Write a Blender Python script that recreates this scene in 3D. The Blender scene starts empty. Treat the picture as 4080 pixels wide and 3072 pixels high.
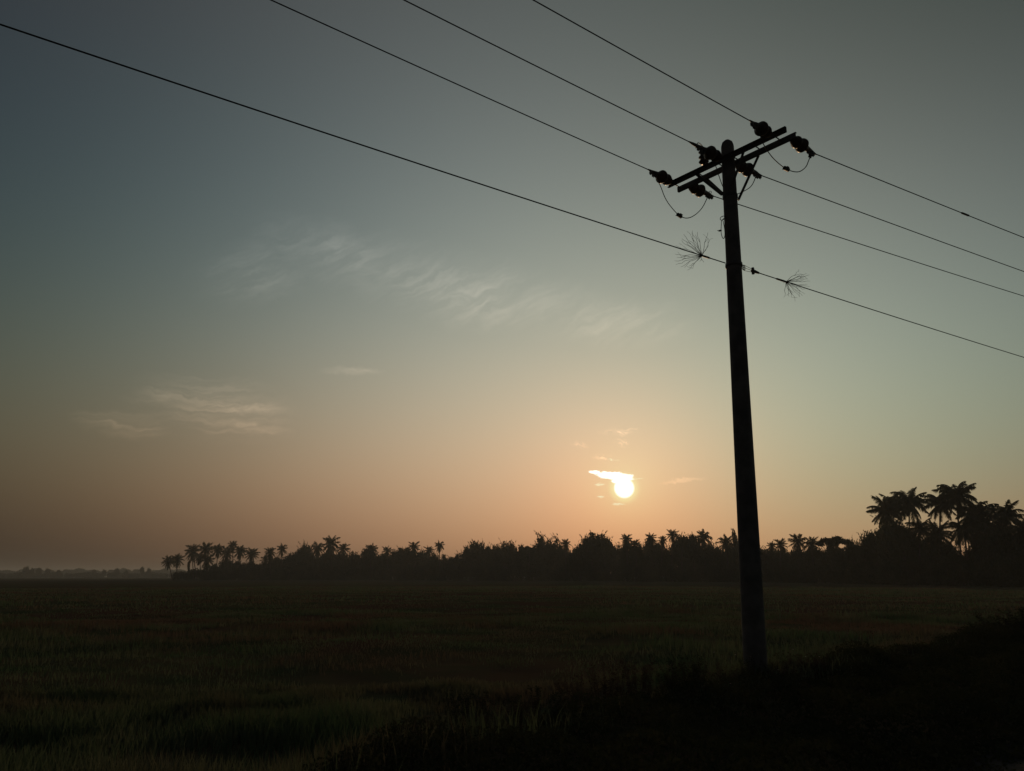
import bpy, math, random
import numpy as np
from mathutils import Vector, Matrix

sc = bpy.context.scene
COL = sc.collection
rnd = random.Random(7)

# ------------------------------------------------------------------ camera
FPX = 4080 * 26 / 36
PITCH = math.atan((2296 - 1536) / FPX)
CAM = Vector((0, 0, 1.95))
cd = bpy.data.cameras.new('camera'); cam = bpy.data.objects.new('camera', cd); COL.objects.link(cam)
cd.lens = 26; cd.sensor_width = 36; cd.clip_start = 0.05; cd.clip_end = 9000
cam.location = CAM; cam.rotation_euler = (math.pi / 2 + PITCH, 0, 0)
sc.camera = cam
sc.view_settings.view_transform = 'Standard'; sc.view_settings.look = 'None'
sc.view_settings.exposure = 0; sc.view_settings.gamma = 1
SUN_EL, SUN_AZ = math.radians(6.5), math.radians(8.60)     # azimuth from +Y towards +X
SDIR = Vector((math.sin(SUN_AZ) * math.cos(SUN_EL), math.cos(SUN_AZ) * math.cos(SUN_EL), math.sin(SUN_EL)))

def ray(x, y):
    fw = Vector((0, math.cos(PITCH), math.sin(PITCH))); up = Vector((0, -math.sin(PITCH), math.cos(PITCH)))
    return fw + Vector((1, 0, 0)) * ((x - 2040) / FPX) + up * ((1536 - y) / FPX)
def atY(x, y, Y):
    d = ray(x, y); return CAM + d * (Y / d.y)
def atZ(x, y, Z):
    d = ray(x, y); return CAM + d * ((Z - CAM.z) / d.z)
def azel(x, y):
    d = ray(x, y)
    return math.degrees(math.atan2(d.x, d.y)), math.degrees(math.atan2(d.z, math.hypot(d.x, d.y)))

# ------------------------------------------------------------------ world: hazy dawn sky
# sky coefficients: natural log of radiance as a smooth function of direction (see feature list)
SKY = [[-0.1208, -1.4104, -2.0443], [-0.1298, 1.113, 1.9104], [1.9891, 1.6604, 1.5901], [-1.0892, 2.7407, 6.0098], [-6.3506, -4.0092, -5.2848], [10.1399, 2.5421, -0.4904], [-8.4221, -12.7804, -17.6122], [-1.9241, -2.1018, 2.7345], [-12.9876, -4.7905, -2.4341], [5.7643, 7.8245, 10.1219], [-1.5208, -1.7584, -1.9249], [-4.1048, -2.1846, -2.4712], [3.3214, 1.6103, 1.5746], [-0.9645, -0.2472, -0.2637], [-3.7588, -2.7075, -1.9342], [3.3936, 1.609, 0.5618], [2.6148, 1.6752, 1.0399], [4.1353, 2.7342, 3.1312], [5.6679, 2.6887, -1.8526], [-0.888, 1.0778, 1.2438], [1.2389, -0.1173, 0.8105]]  #SKYCOEF
def feat(X, Y, Z, S):
    Z = np.maximum(Z, 0)
    c = np.clip(X * S[0] + Y * S[1] + Z * S[2], -1, 1); a = np.degrees(np.arccos(c))
    h = np.exp(-Z / 0.10)
    return [1 + 0 * X, X, Y, Z, X * X, X * Z, Z * Z, X * X * Z, X * Z * Z, Z * Z * Z, X * X * X,
            np.exp(-a / 25), np.exp(-a / 9), np.exp(-a / 2.6), h, h * X, h * Y, X ** 4, X * X * Z * Z, X ** 3 * Z, h * X * X]
w = bpy.data.worlds.new('World'); sc.world = w; w.use_nodes = True
NT = w.node_tree; NT.nodes.clear()
class G:
    """tiny helper for node graphs"""
    def __init__(s, nt): s.nt = nt
    def put(s, sock, v):
        if isinstance(v, bpy.types.NodeSocket): s.nt.links.new(v, sock)
        else: sock.default_value = v
    def m(s, op, a, b=0.0, c=None, clamp=False):
        n = s.nt.nodes.new('ShaderNodeMath'); n.operation = op; n.use_clamp = clamp
        s.put(n.inputs[0], a)
        if op not in ('ABSOLUTE', 'SQRT', 'ARCCOSINE', 'ARCSINE', 'EXPONENT', 'SINE', 'COSINE'): s.put(n.inputs[1], b)
        if c is not None: s.put(n.inputs[2], c)
        return n.outputs[0]
    def v(s, op, a, b=None, scale=None):
        n = s.nt.nodes.new('ShaderNodeVectorMath'); n.operation = op
        s.put(n.inputs[0], a)
        if b is not None: s.put(n.inputs[1], b)
        if scale is not None: s.put(n.inputs['Scale'], scale)
        return n.outputs['Value'] if op in ('DOT_PRODUCT', 'LENGTH') else n.outputs['Vector']
    def xyz(s, a):
        n = s.nt.nodes.new('ShaderNodeSeparateXYZ'); s.put(n.inputs[0], a); return n.outputs
    def comb(s, x, y, z):
        n = s.nt.nodes.new('ShaderNodeCombineXYZ')
        for i, q in enumerate((x, y, z)): s.put(n.inputs[i], q)
        return n.outputs[0]
    def noise(s, vec, scale, detail=4, rough=.5, dist=0):
        n = s.nt.nodes.new('ShaderNodeTexNoise'); s.put(n.inputs['Vector'], vec)
        n.inputs['Scale'].default_value = scale; n.inputs['Detail'].default_value = detail
        n.inputs['Roughness'].default_value = rough; n.inputs['Distortion'].default_value = dist
        return n.outputs['Fac'], n.outputs['Color']
    def mr(s, val, a, b, c=0.0, d=1.0, smooth=True):
        n = s.nt.nodes.new('ShaderNodeMapRange'); n.clamp = True
        if smooth: n.interpolation_type = 'SMOOTHSTEP'
        s.put(n.inputs[0], val)
        for i, q in enumerate((a, b, c, d)): s.put(n.inputs[i + 1], q)
        return n.outputs[0]
    def mix(s, f, a, b):
        n = s.nt.nodes.new('ShaderNodeMix'); n.data_type = 'RGBA'
        s.put(n.inputs[0], f); s.put(n.inputs[6], a); s.put(n.inputs[7], b); return n.outputs[2]
g = G(NT)
tc = NT.nodes.new('ShaderNodeTexCoord')
D = g.v('NORMALIZE', tc.outputs['Generated'])
o = g.xyz(D); X, Y, Zr = o[0], o[1], o[2]
Z = g.m('MAXIMUM', Zr, 0.0)
ca = g.v('DOT_PRODUCT', D, tuple(SDIR))
ang = g.m('MULTIPLY', g.m('ARCCOSINE', g.m('MINIMUM', ca, .999999)), 57.29578)
def gexp(k): return g.m('EXPONENT', g.m('MULTIPLY', ang, -1.0 / k))
hh = g.m('EXPONENT', g.m('MULTIPLY', Z, -10.0))
XX, ZZ = g.m('MULTIPLY', X, X), g.m('MULTIPLY', Z, Z)
FE = [None, X, Y, Z, XX, g.m('MULTIPLY', X, Z), ZZ, g.m('MULTIPLY', XX, Z), g.m('MULTIPLY', X, ZZ),
      g.m('MULTIPLY', ZZ, Z), g.m('MULTIPLY', XX, X), gexp(25), gexp(9), gexp(2.6), hh, g.m('MULTIPLY', hh, X), g.m('MULTIPLY', hh, Y),
      g.m('MULTIPLY', XX, XX), g.m('MULTIPLY', XX, ZZ), g.m('MULTIPLY', g.m('MULTIPLY', XX, X), Z), g.m('MULTIPLY', hh, XX)]
acc = tuple(SKY[0])
for k in range(1, len(FE)):
    acc = g.v('ADD', acc, g.v('SCALE', tuple(SKY[k]), scale=FE[k]))
q = g.xyz(acc)
base = g.comb(*[g.m('EXPONENT', q[i]) for i in range(3)])
# cirrus, in azimuth / elevation degrees
az = g.m('MULTIPLY', g.m('ARCTAN2', X, Y), 57.29578)
el = g.m('MULTIPLY', g.m('ARCSINE', Zr), 57.29578)
UV = g.comb(az, el, 0.0)
warp = g.v('SCALE', g.v('SUBTRACT', g.noise(UV, .35, 4, .6)[1], (.5, .5, .5)), scale=1.9)
UVw = g.v('ADD', UV, warp)
def rot(vec, deg, sx, sy):
    """stretch along a direction: fibres run at deg above the horizontal"""
    c, s_ = math.cos(math.radians(deg)), math.sin(math.radians(deg))
    return g.comb(g.m('MULTIPLY', g.v('DOT_PRODUCT', vec, (c, s_, 0)), sx), g.m('MULTIPLY', g.v('DOT_PRODUCT', vec, (-s_, c, 0)), sy), 3.3)
def ell(px, py, a, b, deg, soft=.9, vec=None):
    """soft elliptical patch round a sky direction; a, b half-sizes in degrees"""
    u, v_ = azel(px, py); c, s_ = math.cos(math.radians(deg)), math.sin(math.radians(deg))
    dlt = g.v('SUBTRACT', UVw if vec is None else vec, (u, v_, 0))
    p = g.m('DIVIDE', g.v('DOT_PRODUCT', dlt, (c, s_, 0)), a)
    r = g.m('DIVIDE', g.v('DOT_PRODUCT', dlt, (-s_, c, 0)), b)
    d2 = g.m('SQRT', g.m('ADD', g.m('MULTIPLY', p, p), g.m('MULTIPLY', r, r)))
    return g.mr(d2, 1.0, 1.0 - soft)
wis, _ = g.noise(rot(UVw, 24, .22, 1.15), 1.1, 7, .64, .3)
wis2, _ = g.noise(rot(UVw, 3, .16, 1.5), 1.3, 8, .66, .6)
wA = g.mr(wis, .36, .74); wB = g.mr(wis2, .38, .74)
big = g.m('MAXIMUM', g.m('MAXIMUM', g.m('MULTIPLY', ell(1800, 1140, 19, 3.6, -11, 1.0), .75), ell(1330, 1010, 8, 3.0, -6)), g.m('MAXIMUM', ell(1000, 1090, 5.5, 3.0, 12), g.m('MAXIMUM', ell(1850, 1180, 8, 3.2, -10), g.m('MULTIPLY', ell(2450, 1280, 8, 2.6, -7), .5))))
sm = g.m('MAXIMUM', ell(850, 1620, 7, 3.0, -3), g.m('MAXIMUM', ell(720, 1585, 5, 1.3, 4), ell(500, 1690, 4.0, 1.2, -4)))
warp2 = g.v('SCALE', g.v('SUBTRACT', g.noise(UV, 1.6, 5, .65)[1], (.5, .5, .5)), scale=.9)
UV2 = g.v('ADD', UV, warp2)
bits = g.m('MAXIMUM', ell(1400, 1478, 3.0, .42, 2, vec=UV2), g.m('MAXIMUM', ell(1040, 1706, 2.9, .42, -3, vec=UV2), g.m('MAXIMUM', ell(2720, 1915, 2.2, .22, 5, vec=UV2), ell(1000, 1628, 3.2, .5, 2, vec=UV2))))
fine, _ = g.noise(rot(UV2, -16, 1.0, 4.0), 1.2, 5, .6)
fN = g.mr(fine, .42, .72)
near = g.m('MAXIMUM', ell(2470, 1722, 2.0, .42, -3, vec=UV2), g.m('MAXIMUM', ell(2478, 1765, .9, .36, -14, vec=UV2),
       g.m('MAXIMUM', ell(2310, 1775, .9, .34, -14, vec=UV2), ell(2400, 1822, .9, .34, -4, vec=UV2))))
cl = g.m('ADD', g.m('ADD', g.m('MULTIPLY', g.m('MULTIPLY', big, g.m('ADD', g.m('MULTIPLY', wA, .8), .18)), .38),
        g.m('MULTIPLY', g.m('MULTIPLY', sm, g.m('ADD', g.m('MULTIPLY', wB, .85), .14)), .42)),
        g.m('ADD', g.m('MULTIPLY', g.m('MULTIPLY', bits, g.m('ADD', g.m('MULTIPLY', wB, .6), .4)), .28), g.m('MULTIPLY', g.m('MULTIPLY', near, fN), .42)))
base = g.v('ADD', base, g.v('MULTIPLY', g.v('SCALE', base, scale=cl), (1.25, 1.0, .95)))
base = g.v('SCALE', base, scale=g.m('ADD', 1.0, g.m('MULTIPLY', gexp(1.5), .32)))
# the sun: a white disc veiled by a small bright cloud bank
warp3 = g.v('SCALE', g.v('SUBTRACT', g.noise(rot(UV, 0, .7, 2.2), 2.6, 4, .6)[1], (.5, .5, .5)), scale=.42)
UV3 = g.v('ADD', UV, warp3)
disc = g.mr(ang, .84, .62)
bank = g.m('MAXIMUM', g.m('MAXIMUM', ell(2470, 1916, .75, .26, 0, .35, UV3), ell(2500, 1898, .55, .20, 0, .4, UV3)), g.m('MAXIMUM', ell(2445, 1895, 1.6, .34, -4, .35, UV3), g.m('MAXIMUM', ell(2480, 1905, 1.0, .30, -4, .35, UV3), ell(2370, 1882, .55, .16, -2, .4, UV3))))
strk = g.m('MAXIMUM', ell(2390, 1931, .5, .09, 3, .6, UV3), g.m('MAXIMUM', ell(2394, 1979, .36, .11, 4, .6, UV3), g.m('MAXIMUM', ell(2463, 2009, .62, .11, -1, .5, UV3),
       g.m('MAXIMUM', ell(2545, 1909, .45, .05, 0, .5, UV3), ell(2440, 1832, .6, .04, -3, .6, UV3)))))
rim = g.mr(ang, 1.35, .7)
base = g.mix(g.m('MULTIPLY', rim, .75), base, (1.0, .86, .42, 1))
base = g.mix(g.m('MULTIPLY', strk, .8), base, (1.0, .88, .55, 1))
base = g.mix(g.m('MAXIMUM', disc, bank), base, (1.5, 1.42, 1.2, 1))
bg = NT.nodes.new('ShaderNodeBackground'); NT.links.new(base, bg.inputs[0]); bg.inputs[1].default_value = 1.0
ow = NT.nodes.new('ShaderNodeOutputWorld'); NT.links.new(bg.outputs[0], ow.inputs[0])

sl = bpy.data.lights.new('sun', 'SUN'); sl.energy = .8; sl.angle = math.radians(.6); sl.color = (1, .62, .32)
so = bpy.data.objects.new('sun', sl); COL.objects.link(so)
so.rotation_euler = (-SDIR).to_track_quat('-Z', 'Y').to_euler()

# ------------------------------------------------------------------ materials
def mat(name, c1, c2=None, scale=3.0, rough=.8, bump=0.0, translucent=0.0, spec=.3, coord='Object', c3=None, rough2=None, bscale=None):
    m = bpy.data.materials.new(name); m.use_nodes = True; nt = m.node_tree; nt.nodes.clear(); h = G(nt)
    t = nt.nodes.new('ShaderNodeTexCoord'); vec = t.outputs[coord]
    f, _ = h.noise(vec, scale, 6, .6)
    col = h.mix(h.mr(f, .35, .65), (*c1, 1), (*(c2 or c1), 1))
    if c3:
        f2, _ = h.noise(vec, scale * .23, 5, .6, .6)
        col = h.mix(h.mr(f2, .45, .62), col, (*c3, 1))
    b = nt.nodes.new('ShaderNodeBsdfPrincipled'); nt.links.new(col, b.inputs['Base Color'])
    b.inputs['Roughness'].default_value = rough; b.inputs['Specular IOR Level'].default_value = spec
    if bump:
        bn = nt.nodes.new('ShaderNodeBump'); bn.inputs['Strength'].default_value = bump; bn.inputs['Distance'].default_value = .02
        fb, _ = h.noise(vec, bscale or scale * 9, 5, .7); nt.links.new(fb, bn.inputs['Height']); nt.links.new(bn.outputs[0], b.inputs['Normal'])
    out = nt.nodes.new('ShaderNodeOutputMaterial'); s = b.outputs[0]
    if translucent:
        tr = nt.nodes.new('ShaderNodeBsdfTranslucent'); nt.links.new(col, tr.inputs[0])
        mx = nt.nodes.new('ShaderNodeMixShader'); mx.inputs[0].default_value = translucent
        nt.links.new(b.outputs[0], mx.inputs[1]); nt.links.new(tr.outputs[0], mx.inputs[2]); s = mx.outputs[0]
    nt.links.new(s, out.inputs[0]); return m
M = {
    'concrete': mat('weathered_concrete', (.16, .155, .15), (.25, .24, .225), 2.5, .9, .5, spec=.2),
    'steel': mat('galvanised_steel', (.09, .09, .09), (.14, .14, .135), 8, .55, .15, spec=.4),
    'ceramic': mat('brown_glazed_ceramic', (.06, .030, .018), (.09, .045, .028), 6, .42, spec=.4),
    'cable': mat('aged_aluminium_cable', (.05, .05, .05), (.08, .08, .08), 20, .6),
    'clamp': mat('clamp_metal', (.11, .11, .11), (.16, .16, .15), 12, .5, .2),
    'fibre': mat('frayed_strand', (.09, .08, .07), (.13, .12, .10), 20, .7),
    'palmleaf': mat('palm_leaf', (.045, .060, .020), (.075, .080, .030), .8, .6, translucent=.25),
    'leaf': mat('tree_leaf', (.040, .055, .020), (.065, .075, .028), .5, .7, translucent=.2),
    'bark': mat('bark', (.06, .05, .04), (.10, .088, .07), 3, .9, .4),
    'ground': mat('field_soil_and_turf', (.055, .080, .044), (.105, .092, .058), .35, 1.0, .9, spec=.0, coord='Generated', c3=(.10, .066, .050), bscale=6),
    'grass': mat('field_grass_blade', (.075, .130, .068), (.135, .160, .100), .45, .85, translucent=.3, spec=.1, c3=(.135, .100, .075)),
    'weed': mat('weed_leaf', (.040, .055, .030), (.070, .075, .042), 1.5, 1.0, translucent=.15, spec=0.0),
    'dryweed': mat('dry_weed_leaf', (.060, .048, .036), (.11, .09, .068), 3, 1.0, translucent=.2, spec=0.0),
    'flower': mat('pale_flower', (.35, .33, .30), (.45, .42, .36), 5, .8, translucent=.3),
    'road': mat('road_gravel', (.026, .027, .030), (.040, .041, .044), 1.5, .95, .8, spec=.1, bscale=40),
}
# the ground texture runs in world metres
for k in ('ground', 'grass'):
    nt = M[k].node_tree
    t = [n for n in nt.nodes if n.type == 'TEX_COORD'][0]; ge = nt.nodes.new('ShaderNodeNewGeometry')
    for l in list(nt.links):
        if l.from_node == t: nt.links.new(ge.outputs['Position'], l.to_socket)

# ------------------------------------------------------------------ mesh helpers
class MB:
    def __init__(s): s.v = []; s.f = []; s.n = 0
    def add(s, V, F):
        s.v.extend(V); b = s.n; s.f.extend([tuple(i + b for i in f) for f in F]); s.n += len(V)
    def tube(s, pts, rad, sides=8, cap=True):
        pts = [Vector(p) for p in pts]
        if not hasattr(rad, '__len__'): rad = [rad] * len(pts)
        V = []; F = []; prev = None
        for i, p in enumerate(pts):
            t = (pts[min(i + 1, len(pts) - 1)] - pts[max(i - 1, 0)])
            t = t.normalized() if t.length > 1e-9 else Vector((0, 0, 1))
            if prev is None:
                a = Vector((0, 0, 1)) if abs(t.z) < .9 else Vector((1, 0, 0)); u = t.cross(a).normalized()
            else:
                u = (prev - t * prev.dot(t)); u = u.normalized() if u.length > 1e-6 else t.orthogonal().normalized()
            prev = u; w_ = t.cross(u)
            for k in range(sides):
                th = 2 * math.pi * k / sides; V.append(p + (u * math.cos(th) + w_ * math.sin(th)) * rad[i])
        for i in range(len(pts) - 1):
            for k in range(sides):
                a = i * sides + k; b = i * sides + (k + 1) % sides; F.append((a, b, b + sides, a + sides))
        if cap:
            F.append(tuple(range(sides - 1, -1, -1))); F.append(tuple(range((len(pts) - 1) * sides, len(pts) * sides)))
        s.add(V, F); return s
    def lathe(s, P, axis, prof, sides=20):
        axis = Vector(axis).normalized()
        return s.tube([Vector(P) + axis * d for d, r in prof], [max(r, 1e-4) for d, r in prof], sides)
    def box(s, c, u, v, w_, hu, hv, hw):
        c = Vector(c); u = Vector(u).normalized() * hu; v = Vector(v).normalized() * hv; w_ = Vector(w_).normalized() * hw
        V = [c + u * a + v * b + w_ * d for a in (-1, 1) for b in (-1, 1) for d in (-1, 1)]
        s.add(V, [(0, 1, 3, 2), (4, 6, 7, 5), (0, 4, 5, 1), (2, 3, 7, 6), (0, 2, 6, 4), (1, 5, 7, 3)]); return s
    def channel(s, A, B, out, up, depth, height, th=.008):
        """C channel: web on the inner side, two flanges pointing out"""
        A, B, out, up = Vector(A), Vector(B), Vector(out).normalized(), Vector(up).normalized()
        pr = [(0, -height / 2), (depth, -height / 2), (depth, -height / 2 + th), (th, -height / 2 + th),
              (th, height / 2 - th), (depth, height / 2 - th), (depth, height / 2), (0, height / 2)]
        V = [P + out * a + up * b for P in (A, B) for a, b in pr]; n = 8
        F = [(i, (i + 1) % n, (i + 1) % n + n, i + n) for i in range(n)]
        for b in (0, n): F += [(b + 0, b + 1, b + 2, b + 3), (b + 0, b + 3, b + 4, b + 7), (b + 4, b + 5, b + 6, b + 7)]
        s.add(V, F); return s
    def angle(s, A, B, out, w_=.05, th=.007):
        A, B = Vector(A), Vector(B); t = (B - A).normalized(); out = Vector(out); u = (out - t * out.dot(t)).normalized(); v = t.cross(u)
        pr = [(0, 0), (w_, 0), (w_, th), (th, th), (th, w_), (0, w_)]
        V = [P + u * a + v * b for P in (A, B) for a, b in pr]; n = 6
        F = [(i, (i + 1) % n, (i + 1) % n + n, i + n) for i in range(n)] + [(0, 1, 2, 3), (0, 3, 4, 5), (6, 7, 8, 9), (6, 9, 10, 11)]
        s.add(V, F); return s
    def mesh(s, name, smooth=False):
        me = bpy.data.meshes.new(name); me.from_pydata([tuple(v) for v in s.v], [], s.f)
        if smooth: me.shade_smooth() if hasattr(me, 'shade_smooth') else None
        return me
    def build(s, name, m, parent=None, loc=(0, 0, 0), smooth=False):
        me = s.mesh(name, smooth)
        if loc != (0, 0, 0):
            me.transform(Matrix.Translation(-Vector(loc)))
        return link(name, me, m, parent, loc if parent is None else (0, 0, 0))
def link(name, me, m, parent=None, loc=(0, 0, 0)):
    if m and not me.materials: me.materials.append(m)
    ob = bpy.data.objects.new(name, me); COL.objects.link(ob); ob.location = loc
    if parent: ob.parent = parent
    return ob
def fast_mesh(name, V, F):
    """V (n,3) array, F (m,k) array of equal-sided faces"""
    me = bpy.data.meshes.new(name); V = np.asarray(V, np.float32); F = np.asarray(F, np.int32); k = F.shape[1]
    me.vertices.add(len(V)); me.vertices.foreach_set('co', V.ravel())
    me.loops.add(F.size); me.loops.foreach_set('vertex_index', F.ravel())
    me.polygons.add(len(F)); me.polygons.foreach_set('loop_start', np.arange(len(F), dtype=np.int32) * k)
    me.update(calc_edges=True); return me
def tag(ob, label=None, cat=None, group=None, kind=None):
    if label: ob['label'] = label
    if cat: ob['category'] = cat
    if group: ob['group'] = group
    if kind: ob['kind'] = kind
    return ob
def thing(name, loc, label, cat, group=None):
    ob = bpy.data.objects.new(name, None); COL.objects.link(ob); ob.location = loc; ob.empty_display_size = .2
    return tag(ob, label, cat, group)
def child(mb, name, m, root, smooth=False):
    return mb.build(name, m, root, tuple(root.location), smooth)

# ------------------------------------------------------------------ terrain
rs = np.random.RandomState(3)
def vnoise(x, y, seed):
    """cheap smooth value noise"""
    r = np.random.RandomState(seed); T = r.rand(256, 256)
    xi = np.floor(x).astype(int); yi = np.floor(y).astype(int); fx = x - xi; fy = y - yi
    fx = fx * fx * (3 - 2 * fx); fy = fy * fy * (3 - 2 * fy)
    a = T[xi % 256, yi % 256]; b = T[(xi + 1) % 256, yi % 256]; c = T[xi % 256, (yi + 1) % 256]; d = T[(xi + 1) % 256, (yi + 1) % 256]
    return (a * (1 - fx) + b * fx) * (1 - fy) + (c * (1 - fx) + d * fx) * fy - .5
def bankd(x, y): return (x - .5) * .69 - (y - 9.6) * .72 - .35 * np.maximum(0, 7.5 - y) - .8 * np.maximum(0, -1 - x)
def height(x, y):
    x = np.asarray(x, float); y = np.asarray(y, float); d = bankd(x, y)
    t = np.clip((d + 1.3) / 2.0, 0, 1); t = t * t * (3 - 2 * t)
    far = np.clip(1 - np.hypot(x, y) / 260, 0, 1)
    fld = (vnoise(x * .22, y * .22, 1) * .22 + vnoise(x * .7, y * .7, 2) * .10 + vnoise(x * 2.1, y * 2.1, 5) * .05) * far
    bnk = .36 + vnoise(x * .8, y * .8, 4) * .08 * np.clip(4.0 - d, 0, 1)
    return fld * (1 - t) + bnk * t
def sinhs(a, b, n, k):
    u = np.linspace(math.asinh(a / k), math.asinh(b / k), n); return np.sinh(u) * k
xs = sinhs(-4000, 4000, 340, 6.0); ys = sinhs(-60, 4500, 360, 9.0)
GX, GY = np.meshgrid(xs, ys); V = np.stack([GX, GY, height(GX, GY)], -1).reshape(-1, 3)
nx = len(xs); I = np.arange((len(ys) - 1) * nx).reshape(-1, nx)[:, :-1].ravel()
F = np.stack([I, I + 1, I + 1 + nx, I + nx], 1)
gme = fast_mesh('ground', V, F); gme.shade_smooth()
tag(link('ground', gme, M['ground']), kind='structure')
# gravel road strip on the bank, where the camera stands
mb = MB(); dv = Vector((.72, .69, 0)); nv = Vector((.69, -.72, 0)); o0 = Vector((.5, 9.6, 0))
seg = [(-40 + i * 2.0) for i in range(70)]
Vr = []; Fr = []
for i, t in enumerate(seg):
    for j, dd in enumerate((4.2, 5.5, 7.0, 8.5, 10.2)):
        e = (.18 * math.sin(t * .9) + .1 * math.sin(t * 2.3)) if j in (0, 4) else 0
        P = o0 + dv * t + nv * (dd + e); Vr.append((P.x, P.y, .366 + (.03 if 0 < j < 4 else .006)))
for i in range(len(seg) - 1):
    for j in range(4): a = i * 5 + j; Fr.append((a, a + 1, a + 6, a + 5))
mb.add(Vr, Fr); tag(mb.build('road', M['road']), kind='structure')

# ------------------------------------------------------------------ utility pole
ZA = 9.55
U = Vector((.655, -.756, 0)).normalized()       # along the crossarms, far-left to near-right
W = Vector((.756, .655, 0)).normalized()        # along the line, away from the camera
PB = atY(3010, 2640, 12.5); PT = atY(2897, 560, 12.5); PB.z = min(PB.z, .62)
def axis(z): return PB + (PT - PB) * ((z - PB.z) / (PT.z - PB.z))
def prad(z): return .185 + (.118 - .185) * (z - .6) / 9.4
pole = thing('utility_pole', axis(.2), 'round tapered concrete utility pole with steel crossarms standing in the roadside weeds', 'utility pole')
ztop = PT.z
zz = [-.1, .6, 2, 4, 6, 8, 9, ztop - .16]
mb = MB().tube([axis(z) for z in zz] + [axis(ztop - .11), axis(ztop - .05), axis(ztop - .005), axis(ztop)], [prad(z) for z in zz] + [.114, .096, .050, .02], 28)
child(mb, 'pole_shaft', M['concrete'], pole, True)
pc = axis(ZA)
def armpt(px, py, side):
    """point on a crossarm nearest an image position"""
    P = atZ(px, py, ZA); s = (P - pc).dot(U); return pc + U * s + W * (.15 * side)
for side, e0, e1 in ((-1, (2667, 742), (3135, 517)), (1, (2692, 752), (3166, 532))):
    A, B = armpt(*e0, side), armpt(*e1, side)
    mb = MB().channel(A - W * side * .025, B - W * side * .025, W * side, (0, 0, 1), .052, .105)
    ca_ = child(mb, 'crossarm', M['steel'], pole)
# bolts tying the two arms together
for s_ in (-1.18, -.62, -.16, .16, .62, 1.02):
    P = pc + U * s_
    mb = MB().tube([P - W * .20, P + W * .20], .011, 8)
    for sg in (-1, 1): mb.lathe(P + W * (sg * .185), W * sg, [(0, .022), (.018, .022)], 6)
    child(mb, 'tie_bolt', M['steel'], pole)
zb = axis(0) and atY(2900, 788, 12.5).z
for px, py, side, zl, sd in ((2790, 690, -1, zb + .1, -1), (2812, 712, 1, zb, -1), (2992, 600, -1, zb + .1, 1), (3022, 618, 1, zb - .05, 1)):
    A = armpt(px, py, side) + Vector((0, 0, -.03)) + W * side * .03; Bp = axis(zl) + U * (sd * (prad(zl) * .75)) + W * side * (prad(zl) * .6)
    child(MB().angle(A, Bp, W * side, .055), 'brace', M['steel'], pole)
Bz = axis(zb + .02)
child(MB().lathe(Bz - Vector((0, 0, .03)), (0, 0, 1), [(0, prad(zb) + .004), (.001, prad(zb) + .012), (.06, prad(zb) + .012), (.061, prad(zb) + .004)], 24), 'brace_band', M['steel'], pole)

def strain_insulator(P, Q):
    """two porcelain bells and a dead-end clamp between the arm (P) and the conductor end (Q)"""
    ax = (Q - P).normalized(); L = (Q - P).length; k = max(.6, min(1.0, L / .70))
    prof = [(0, .03), (.02, .05), (.045, .066), (.07, .078), (.10, .088), (.14, .108), (.165, .112), (.19, .106), (.205, .092), (.225, .090), (.25, .098), (.285, .120),
            (.32, .131), (.345, .130), (.37, .112), (.375, .096), (.40, .088), (.42, .070), (.45, .058), (.49, .050)]
    ins = child(MB().lathe(P, ax, [(d * k, r) for d, r in prof], 24), 'insulator', M['ceramic'], pole, True)
    mb = MB().tube([P + ax * (.46 * k), P + ax * (.50 * k), P + ax * (.56 * k), P + ax * (L - .06), P + ax * (L + .05)], [.056, .050, .042, .026, .012], 10)
    dn = Vector((0, 0, -1))
    for t, ln in ((.52 * k, .05), (.60 * k, .065), (.68 * k, .045)):
        C0 = P + ax * t
        mb.box(C0 + dn * ln, ax, dn, ax.cross(dn), .020, .028, .022)
        mb.tube([C0, C0 + dn * (ln + .05)], .007, 6)
    c = mb.mesh('clamp'); c.transform(Matrix.Translation(-Vector(pole.location)))
    link('clamp', c, M['clamp'], ins)
    return P + ax * L
ENDS = {}
for key, (a, b, side) in {'L1': ((3078, 545), (2993, 484), -1), 'L2': ((2872, 632), (2752, 568), -1), 'L3': ((2682, 730), (2588, 678), -1),
                          'R1': ((3146, 548), (3246, 612), 1), 'R2': ((2932, 655), (3030, 698), 1), 'R3': ((2738, 738), (2838, 780), 1)}.items():
    P = armpt(*a, side) + W * (side * .05); Q = atZ(*b, ZA - .02)
    ENDS[key] = strain_insulator(P, Q)
# upright post insulator carrying the middle jumper
P = armpt(2803, 668, -1) + Vector((0, 0, .06))
prof = [(0, .025), (.03, .025), (.035, .06), (.06, .085), (.075, .098), (.10, .082), (.105, .05), (.15, .062), (.175, .094), (.20, .076), (.205, .048), (.26, .066), (.285, .09), (.31, .06), (.33, .045), (.36, .05), (.385, .035), (.39, .01)]
child(MB().lathe(P, (0, 0, 1), prof, 22), 'post_insulator', M['ceramic'], pole, True); PTOP = P + Vector((0, 0, .40))
# band for the lower cable
ZN = atY(2925, 1057, 12.5).z; rn = prad(ZN)
child(MB().lathe(axis(ZN) - Vector((0, 0, .04)), (0, 0, 1), [(0, rn + .003), (.002, rn + .014), (.03, rn + .018), (.07, rn + .014), (.075, rn + .003)], 26), 'band', M['clamp'], pole, True)

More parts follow.
